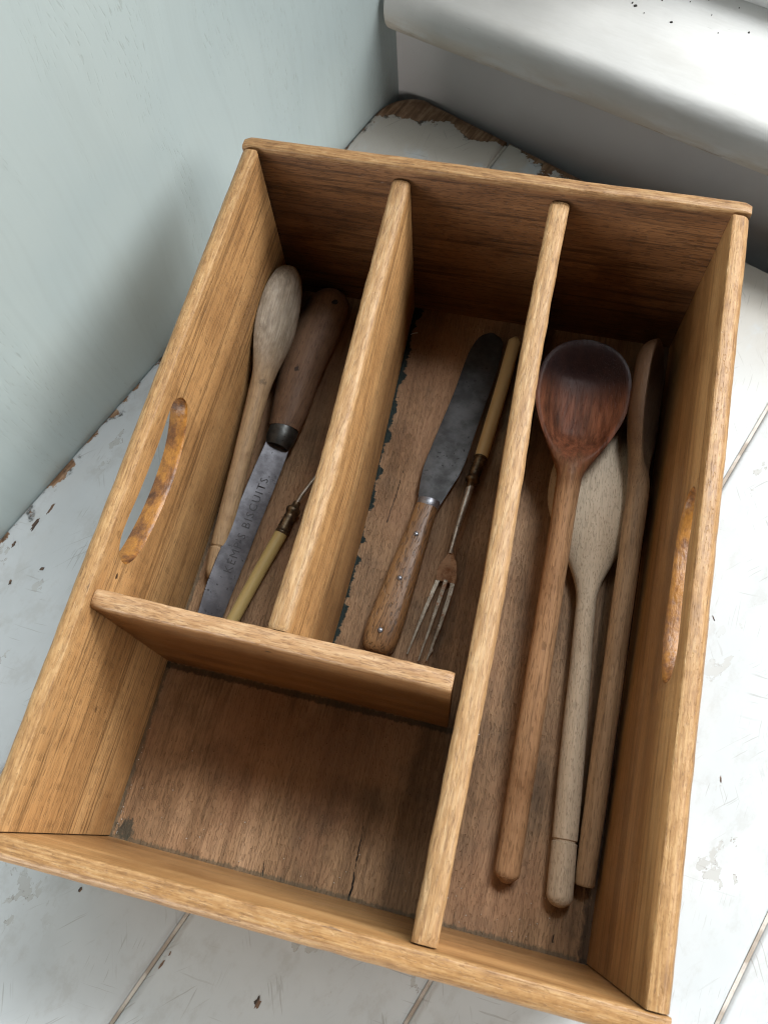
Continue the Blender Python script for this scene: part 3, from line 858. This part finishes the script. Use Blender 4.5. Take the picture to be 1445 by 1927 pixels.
# small spoon in the left compartment, back outwards
m_sp1 = wood('scrubbed_spoon_wood', (0.36, 0.235, 0.125), (0.45, 0.30, 0.165), (0.52, 0.36, 0.21), axis=1, seed=29, lines=0.2, pores=0.2, blot=0.4, blot_scale=45, rough=0.55, fine=0.3,
             post=lambda t, col: t.mix(t.sm(t.sep(t.co)[1], 0.125, 0.175), col, t.mix(1.0, t.ramp(t.noise(t.map(t.co, (150, 70, 150)), 1, 6, 0.7), [(0.3, (0.31, 0.25, 0.18)), (0.5, (0.43, 0.36, 0.275)), (0.7, (0.52, 0.45, 0.36))]), t.ramp(t.noise(t.map(t.co, (900, 60, 900)), 1, 2), [(0.35, 0.7), (0.65, 1.08)]), 'MULTIPLY')),
             spots=[((0.004, 0.136, -0.004), 0.0035, 0.5)])
spoon('slender wooden spoon with a pale bowl leaning on the left wall', (0.0125, 0.1625, 0.0066), (0.0095, 0.3840, 0.0440), (-0.92, 0, -0.40), 0.094, 0.0380, 0.55,
      [(0, 0.0046), (0.2, 0.0058), (0.6, 0.0060), (1.0, 0.0070)], m_sp1, 0.0050, 0.0110, ring_groove=0.0215, neck_p=1.1, flat_tip=2.1)

# ---- metals, bone
def steel(name, base, dark, rust=0.0, rough=0.42, metal=0.85, sc=1.0, seed=0):
    t = T(name)
    o = t.map(t.co, loc=(seed, seed, 0))
    n = t.noise(t.map(o, (70 * sc,) * 3), 1, 6, 0.65)
    n2 = t.noise(t.map(o, (24 * sc,) * 3), 1, 3)
    pit = t.math('MULTIPLY', t.sm(t.noise(t.map(o, (330 * sc,) * 3), 1, 2), 0.62, 0.70), t.sm(n2, 0.4, 0.6))
    col = t.mix(t.sm(n, 0.35, 0.65), base, dark)
    col = t.mix(t.math('MULTIPLY', pit, 0.8), col, tuple(c * 0.25 for c in dark))
    if rust: col = t.mix(t.math('MULTIPLY', t.sm(t.noise(t.map(o, (150, 150, 150)), 1, 5, 0.7), 0.60 - rust * 0.25, 0.66), 0.9), col, (0.22, 0.09, 0.035))
    h = t.math('SUBTRACT', n, t.math('MULTIPLY', pit, 0.8))
    return t.fin(col, t.math('MULTIPLY_ADD', n, 0.25, rough - 0.12), t.bump(h, 0.25, 0.0004), metal=metal)
m_blade = steel('spatula_steel', (0.16, 0.16, 0.175), (0.085, 0.083, 0.092), rough=0.48, metal=0.6)
m_blade2 = steel('knife_steel', (0.088, 0.088, 0.090), (0.042, 0.042, 0.043), rough=0.45, metal=0.6, seed=3)
m_fork = steel('fork_steel', (0.42, 0.365, 0.29), (0.24, 0.195, 0.145), rust=0.2, rough=0.42, metal=0.45, sc=2.0)
m_forkrust = steel('rusty_fork_steel', (0.46, 0.28, 0.16), (0.27, 0.14, 0.075), rust=0.45, rough=0.55, metal=0.25, sc=2.5)
m_shank = steel('bright_steel', (0.52, 0.48, 0.42), (0.34, 0.30, 0.25), rough=0.34, metal=0.6, sc=2.0)
m_brass = steel('tarnished_ferrule', (0.20, 0.145, 0.085), (0.07, 0.05, 0.035), rough=0.38, metal=0.8, sc=3.0)
m_dark = steel('blackened_ferrule', (0.085, 0.085, 0.08), (0.04, 0.04, 0.038), rough=0.40, metal=0.7, sc=2.0)
m_rivet = steel('rivet_steel', (0.34, 0.35, 0.38), (0.20, 0.20, 0.22), rough=0.4, metal=0.8, sc=3.0)
def bone(name, c0, c1):
    t = T(name)
    n = t.noise(t.map(t.co, (160, 9, 160)), 1, 4)
    return t.fin(t.mix(n, c0, c1), 0.32, t.bump(n, 0.1, 0.0005), spec=0.45)
m_bone = bone('bone_handle', (0.64, 0.455, 0.205), (0.75, 0.57, 0.30))
m_bone2 = bone('yellow_bone_handle', (0.42, 0.30, 0.105), (0.56, 0.42, 0.175))

def tube_rings(pts, radii, K=20, flat=1.0):
    """rings round a polyline; flat squashes the section's height"""
    out = []
    P = [Vector(p) for p in pts]
    for i, p in enumerate(P):
        d = (P[min(i + 1, len(P) - 1)] - P[max(i - 1, 0)]).normalized()
        X = d.cross(UP).normalized(); Z = X.cross(d)
        r = radii[i]
        out.append([tuple(p + X * math.cos(2 * math.pi * k / K) * r + Z * math.sin(2 * math.pi * k / K) * r * flat) for k in range(K)])
    return out
def resample(pts, n):
    P = [Vector(p) for p in pts]
    tabs = [[(i / (len(P) - 1), P[i][a]) for i in range(len(P))] for a in range(3)]
    return [Vector([cinterp(tabs[a], k / (n - 1)) for a in range(3)]) for k in range(n)]

def local_frame(th, E, Tp):
    M, Ln = frame_mat(E, Tp, (0, 0, 1))
    th.matrix_world = M
    return M.inverted(), Ln

# ---- flat-bladed spatula with a fat wooden handle (left compartment)
SP = thing('spatula', 'steel spatula stamped with lettering, with a fat brown wooden handle', 'spatula')
inv, Ln = local_frame(SP, (0.0195, 0.1205, 0.0), (0.0360, 0.3900, 0.0))
# blade given by its two long edges
BL = [(0.119, 0.0137), (0.1382, 0.0133), (0.1552, 0.0129), (0.1759, 0.0139), (0.1989, 0.0158), (0.2202, 0.0176), (0.2450, 0.0202), (0.2631, 0.0225)]
BR = [(0.119, 0.0256), (0.1401, 0.0272), (0.1593, 0.0286), (0.1797, 0.0303), (0.2012, 0.0322), (0.2238, 0.0348), (0.2398, 0.0366), (0.2545, 0.0377), (0.2631, 0.0380)]
def blade_pt(y, w, dz=0.0):
    xl, xr = cinterp(BL, y), cinterp(BR, y)
    zl = 0.0140 + 0.002 * sstep(0.2, 0.262, y); zr = 0.0050 + 0.006 * sstep(0.18, 0.262, y)
    P0 = Vector((xl, y, zl)); P1 = Vector((xr, y, zr))
    n = (P1 - P0).cross(Vector((0, 1, 0))); n = -n if n.z < 0 else n
    return P0.lerp(P1, (w + 1) / 2) + n.normalized() * dz
rings = []
for i in range(41):
    y = lerp(0.1190, 0.2640, i / 40)
    tip = sstep(0, 0.004, y - 0.119)
    sec = [(-0.985, 0.0), (-1.0, 0.0006), (-0.97, 0.00115), (-0.86, 0.00125), (-0.4, 0.0013), (0.2, 0.0012), (0.7, 0.0008), (0.985, 0.0004), (1.0, 0.0002), (0.985, 0.0)]
    rings.append([tuple(inv @ blade_pt(y, w * lerp(0.88, 1, tip), dz)) for w, dz in sec])
blade = loft('blade', rings, m_blade, SP, 25)
# stamped lettering, mapped onto the blade
cu = bpy.data.curves.new('lettering', 'FONT'); cu.body = "KEMP'S BISCUITS."; cu.size = 1.0; cu.space_character = 1.22; cu.resolution_u = 2; cu.extrude = 0.0
fo = bpy.data.objects.new('lettering_source', cu); COL.objects.link(fo)
dg = bpy.context.evaluated_depsgraph_get()
tme = bpy.data.meshes.new_from_object(fo.evaluated_get(dg))
bpy.data.objects.remove(fo)
xs = [v.co.x for v in tme.vertices]; x0, x1 = min(xs), max(xs)
for v in tme.vertices:
    y = lerp(0.1685, 0.2385, (v.co.x - x0) / (x1 - x0))
    # letter tops face the left edge of the blade
    wv_ = 0.36 - (v.co.y) * 0.86
    v.co = inv @ blade_pt(y, wv_, 0.00138)
tt_ = T('stamp_dark'); tt_.fin((0.058, 0.056, 0.060), 0.6, metal=0.4)
let = link('lettering', tme, tt_.m, blade, None)
let['label'] = "stamped words KEMP'S BISCUITS"
# ferrule
fe = [(0.0298, 0.2600, 0.0130), (0.0302, 0.2640, 0.0130), (0.0305, 0.2665, 0.0130), (0.0308, 0.2700, 0.0130), (0.0310, 0.2745, 0.0130)]
loft('ferrule', [[tuple(inv @ Vector(p)) for p in r] for r in tube_rings(fe, [0.0080, 0.0094, 0.0100, 0.0102, 0.0101], 26, 0.92)], m_dark, SP, 40)
m_sphandle = wood('brown_handle_wood', (0.14, 0.076, 0.042), (0.20, 0.114, 0.066), (0.255, 0.152, 0.092), axis=1, seed=31, lines=0.2, pores=0.3, blot=0.5, blot_scale=40, rough=0.6,
                  spots=[((-0.0010, 0.195, 0.0265), 0.0024, 0.85)])
hc = resample([(0.0310, 0.2740, 0.0133), (0.0308, 0.295, 0.0135), (0.0305, 0.320, 0.0138), (0.0325, 0.350, 0.0138), (0.0352, 0.372, 0.0136), (0.0378, 0.3915, 0.0134)], 60)
def hr(q): return cinterp([(0, 0.0108), (0.10, 0.0122), (0.25, 0.0138), (0.45, 0.0152), (0.65, 0.0164), (0.80, 0.0160), (0.88, 0.0146), (0.94, 0.0116), (0.98, 0.0070), (1.0, 0.0008)], q)
hd = loft('handle', [[tuple(inv @ Vector(p)) for p in r] for r in tube_rings(hc, [hr(i / 59) for i in range(60)], 34, 0.84)], m_sphandle, SP, 60)
# hanging hole
th_ = T('hole_dark'); th_.fin((0.008, 0.006, 0.005), 0.9)
def disc(name, c, nrm, r, h, mat, parent, inv_, n=18, dome=0.0):
    nrm = Vector(nrm).normalized(); X = nrm.orthogonal().normalized(); Y = nrm.cross(X); c = Vector(c)
    rr = [[tuple(inv_ @ (c + X * math.cos(2 * math.pi * k / n) * q + Y * math.sin(2 * math.pi * k / n) * q + nrm * z)) for k in range(n)] for q, z in
          [(r, -0.003), (r, h * 0.5), (r * 0.93, h * 0.85), (r * 0.6, h + dome * 0.7), (r * 0.15, h + dome)]]
    return loft(name, rr, mat, parent, 50)
disc('hanging_hole', (0.0415, 0.3745, 0.0246), (0.18, 0.22, 1), 0.0027, 0.0012, th_.m, hd, inv)

# ---- forks with bone handles
FERR = [(0.0, 1.0), (0.03, 1.06), (0.06, 1.06), (0.08, 0.93), (0.12, 1.04), (0.16, 0.92), (0.20, 1.03), (0.24, 0.91), (0.28, 1.02), (0.32, 0.90), (0.36, 1.0), (0.40, 0.89), (0.44, 0.98), (0.48, 0.88), (0.52, 0.97), (0.56, 0.87), (0.62, 0.90), (0.68, 1.10), (0.76, 1.16), (0.81, 1.02), (0.85, 0.66), (1.0, 0.58)]
def bone_fork(label, hpts, hr0, hr1, ferr_to, shank, tines, boneM):
    F = thing('fork', label, 'fork', group='bone-handled forks in the tray')
    inv, Ln = local_frame(F, (shank[-1][0], shank[-1][1], 0), (hpts[0][0], hpts[0][1], 0))
    tf = lambda rings: [[tuple(inv @ Vector(p)) for p in r] for r in rings]
    P = resample(hpts, 24)
    rad = []
    for i in range(24):
        q = i / 23; r = lerp(hr0, hr1, q); e = min(1, q / 0.035)
        rad.append(r * math.sqrt(max(0.05, 1 - (1 - e) ** 2)))
    loft('handle', tf(tube_rings(P, rad, 22, 0.92)), boneM, F, 60)
    a = Vector(hpts[-1]); b = Vector(ferr_to)
    fr = [(0, 0)]
    pts = []; rr = []
    for i, (q, m) in enumerate(FERR):
        pts.append(a.lerp(b, q)); rr.append(hr1 * m * 0.98)
    # duplicate points for crisp rings
    loft('ferrule', tf(tube_rings(pts, rr, 22, 1.0)), m_brass, F, 60)
    return F, inv, tf
F5, inv5, tf5 = bone_fork('three-pronged fork with cream bone handle beside the palette knife', [(0.1722, 0.3830, 0.0070), (0.1695, 0.3340, 0.0066), (0.1660, 0.2847, 0.0064)], 0.0046, 0.0045, (0.1628, 0.2600, 0.0072),
                         [(0.1628, 0.26), (0.1590, 0.21)], None, m_bone)
sh = resample([(0.1632, 0.2625, 0.0072), (0.1621, 0.2480, 0.0076), (0.1607, 0.2300, 0.0080), (0.1601, 0.2175, 0.0084), (0.1599, 0.2125, 0.0080)], 20)
shank5 = loft('shank', tf5(tube_rings(sh, [lerp(0.0026, 0.0014, sstep(0, 0.85, i / 19)) for i in range(20)], 16)), m_shank, F5, 60)
def plate(name, left, right, zf, thick, mat, parent, inv_, n=24, dish=0.0):
    """thin plate between two edge curves given as tables y -> x"""
    ys = [lerp(left[0][0], left[-1][0], i / (n - 1)) for i in range(n)]
    rings = []
    for y in ys:
        xl, xr = cinterp(left, y), cinterp(right, y)
        z = zf(y)
        top = []; bot = []
        for k in range(7):
            q = k / 6; x = lerp(xl, xr, q); b = dish * (1 - (2 * q - 1) ** 2)
            ed = 0.35 * thick if k in (0, 6) else 0
            top.append((x, y, z + thick - b - ed)); bot.append((x, y, z - b + ed))
        rings.append([tuple(inv_ @ Vector(p)) for p in top + bot[::-1]])
    return loft(name, rings, mat, parent, 40)
# head: pointed shoulder widening to the root of the prongs
zf5 = lambda y: 0.0035 + 0.0040 * sstep(0.188, 0.210, y)
plate('fork_head', [(0.1942, 0.1545), (0.198, 0.1540), (0.2015, 0.1543), (0.206, 0.1558), (0.210, 0.1578), (0.2138, 0.1594)],
      [(0.1942, 0.1670), (0.198, 0.1669), (0.2015, 0.1664), (0.206, 0.1652), (0.210, 0.1632), (0.2138, 0.1606)], zf5, 0.0017, m_forkrust, F5, inv5, dish=0.0014)
def tine(x0, y0, x1, y1, w0, bow, nick=None):
    n = 34; rings = []
    for i in range(n):
        q = i / (n - 1); y = lerp(y0, y1, q)
        x = lerp(x0, x1, q) + bow * math.sin(math.pi * q) + nz((q, x0 * 50, 0), 9, 3) * 0.00016
        w = w0 * lerp(1, 0.30, q ** 1.5) / 2 * (1 + 0.10 * nz((q, x0 * 90, 2), 22, 1))
        ex = 0.0
        if nick and abs(q - nick) < 0.03: ex = 0.0013 * (1 - abs(q - nick) / 0.03)
        z = 0.0036 + 0.0012 * math.sin(math.pi * q) - 0.0022 * q
        rings.append([tuple(inv5 @ Vector(p)) for p in [(x - w, y, z), (x - w, y, z + 0.0010), (x - w * 0.86, y, z + 0.0013), (x + w * 0.86 + ex, y, z + 0.0013), (x + w + ex, y, z + 0.0010), (x + w + ex, y, z)]])
    loft('prong', rings, m_fork, F5, 40)
tine(0.1561, 0.1965, 0.1470, 0.1440, 0.0030, -0.0002)
tine(0.1608, 0.1965, 0.1546, 0.1412, 0.0028, 0.0003)
tine(0.1655, 0.1965, 0.1596, 0.1425, 0.0033, 0.0009, nick=0.88)

F3, inv3, tf3 = bone_fork('slim yellow bone-handled fork lying half hidden by the short divider', [(0.0302, 0.1210, 0.0050), (0.0395, 0.1650, 0.0053), (0.0482, 0.2030, 0.0056)], 0.0042, 0.0044, (0.0530, 0.2265, 0.0066),
                         [(0.054, 0.23), (0.063, 0.31)], None, m_bone2)
sh = resample([(0.0526, 0.2240, 0.0066), (0.0550, 0.2330, 0.0070), (0.0625, 0.2520, 0.0070), (0.0700, 0.2700, 0.0066)], 16)
loft('shank', tf3(tube_rings(sh, [lerp(0.0014, 0.0010, i / 15) for i in range(16)], 12)), m_shank, F3, 60)
plate('fork_head', [(0.2695, 0.0690), (0.2740, 0.0684), (0.2790, 0.0672), (0.2840, 0.0668)], [(0.2695, 0.0710), (0.2740, 0.0728), (0.2790, 0.0752), (0.2840, 0.0772)], lambda y: 0.0054, 0.0014, m_fork, F3, inv3)
for (xa, xb) in ((0.0678, 0.0718), (0.0720, 0.0750), (0.0762, 0.0784)):
    rings = []
    for i in range(14):
        q = i / 13; y = lerp(0.2830, 0.3280, q); x = lerp(xa, xb, q); w = 0.0011 * lerp(1, 0.3, q); z = 0.0054 - 0.0040 * q
        rings.append([tuple(inv3 @ Vector(p)) for p in [(x - w, y, z), (x - w, y, z + 0.0011), (x + w, y, z + 0.0011), (x + w, y, z)]])
    loft('prong', rings, m_fork, F3, 40)

# ---- palette knife with riveted handle
PK = thing('palette_knife', 'dark steel palette knife with riveted wooden handle beside the three-pronged fork', 'palette knife')
invk, Lk = local_frame(PK, (0.1285, 0.1400, 0), (0.1520, 0.3850, 0))
tfk = lambda rings: [[tuple(invk @ Vector(p)) for p in r] for r in rings]
def pk_handle():
    c0 = Vector((0.1283, 0.1392, 0.0080)); c1 = Vector((0.1383, 0.2405, 0.0082))
    d = (c1 - c0).normalized(); X = d.cross(UP).normalized()
    rings = []
    hwT = [(0, 0.0062), (0.02, 0.0085), (0.06, 0.0104), (0.14, 0.0112), (0.35, 0.0105), (0.6, 0.0092), (0.85, 0.0078), (1.0, 0.0072)]
    hhT = [(0, 0.0040), (0.02, 0.0058), (0.06, 0.0070), (0.2, 0.0078), (0.7, 0.0070), (1.0, 0.0062)]
    for i in range(50):
        q = (i / 49) ** 1.25; p = c0.lerp(c1, q); w = cinterp(hwT, q); h = cinterp(hhT, q)
        ring = []
        for k in range(32):
            a = 2 * math.pi * k / 32; c, s_ = math.cos(a), math.sin(a)
            ring.append(tuple(p + X * math.copysign(abs(c) ** 0.72, c) * w + UP * math.copysign(abs(s_) ** 0.66, s_) * h))
        rings.append(ring)
    return rings
m_pkh = wood('riveted_handle_wood', (0.20, 0.095, 0.036), (0.31, 0.165, 0.070), (0.40, 0.235, 0.110), axis=1, seed=37, lines=0.3, pores=0.6, pore_cross=1200, pore_along=190, pore_th=0.58, blot=0.5, blot_scale=40, rough=0.38, spec=0.45)
pkh = loft('handle', tfk(pk_handle()), m_pkh, PK, 60)
for (x, y, z) in [(0.1362, 0.2185, 0.0148), (0.1326, 0.1872, 0.0155), (0.1286, 0.1520, 0.0156)]:
    disc('rivet', (x, y, z), (0, 0, 1), 0.0017, 0.0004, m_rivet, PK, invk, 18, 0.0004)
loft('bolster', tfk(tube_rings([(0.1382, 0.2398, 0.0080), (0.1384, 0.2415, 0.0080), (0.1388, 0.2445, 0.0080), (0.1389, 0.2460, 0.0080)], [0.0070, 0.0076, 0.0077, 0.0072], 24, 0.72)), m_rivet, PK, 50)
plate('blade', [(0.2440, 0.1316), (0.2550, 0.1303), (0.2697, 0.1299), (0.2862, 0.1318), (0.3076, 0.1347), (0.3323, 0.1380), (0.3626, 0.1409), (0.3760, 0.1440), (0.3830, 0.1480), (0.3860, 0.1530)],
      [(0.2440, 0.1466), (0.2550, 0.1502), (0.2697, 0.1548), (0.2862, 0.1572), (0.3076, 0.1591), (0.3323, 0.1618), (0.3626, 0.1642), (0.3760, 0.1640), (0.3830, 0.1615), (0.3860, 0.1560)],
      lambda y: lerp(0.0075, 0.0016, sstep(0.245, 0.385, y)), 0.0011, m_blade2, PK, invk, n=50)

# ---- dust and crumbs on the tray floor
bm = bmesh.new()
rd = random.Random(5)
for k in range(60):
    side = rd.random()
    if side < 0.55: x, y = rd.uniform(0.004, 0.178), min(0.1, abs(rd.gauss(0, 0.03)) + 0.0015)
    else: x, y = rd.uniform(0.198, 0.262), rd.uniform(0.003, 0.028)
    if rd.random() < 0.25: x = 0.0018 + abs(rd.gauss(0, 0.0015))
    speck(bm, (x, y, 0.0002), rd.uniform(0.00018, 0.00042), 300 + k, 0.0004)
tdu = T('pale_dust'); tdu.fin((0.60, 0.56, 0.50), 0.9)
dust = from_bm('dust', bm, tdu.m)
dust['kind'] = 'stuff'; dust['label'] = 'pale specks of dust on the tray floor near the front'

# ---- bits of lint
tw = T('lint'); tw.fin((0.75, 0.73, 0.70), 0.8)
def lint(label, pts, r=0.00016):
    P = resample(pts, 12)
    o = loft('lint_thread', tube_rings(P, [r] * 12, 6), tw.m, None, 60)
    tag(o, label, 'lint', 'lint in the tray')
lint('short white thread on the tray floor by the short divider', [(0.0968, 0.3745, 0.0004), (0.0990, 0.3755, 0.0012), (0.1015, 0.3768, 0.0006)], 0.0003)
lint('tiny white thread beside the long divider near the front', [(0.1970, 0.1045, 0.0030), (0.1985, 0.1050, 0.0030), (0.2000, 0.1062, 0.0040)], 0.0002)
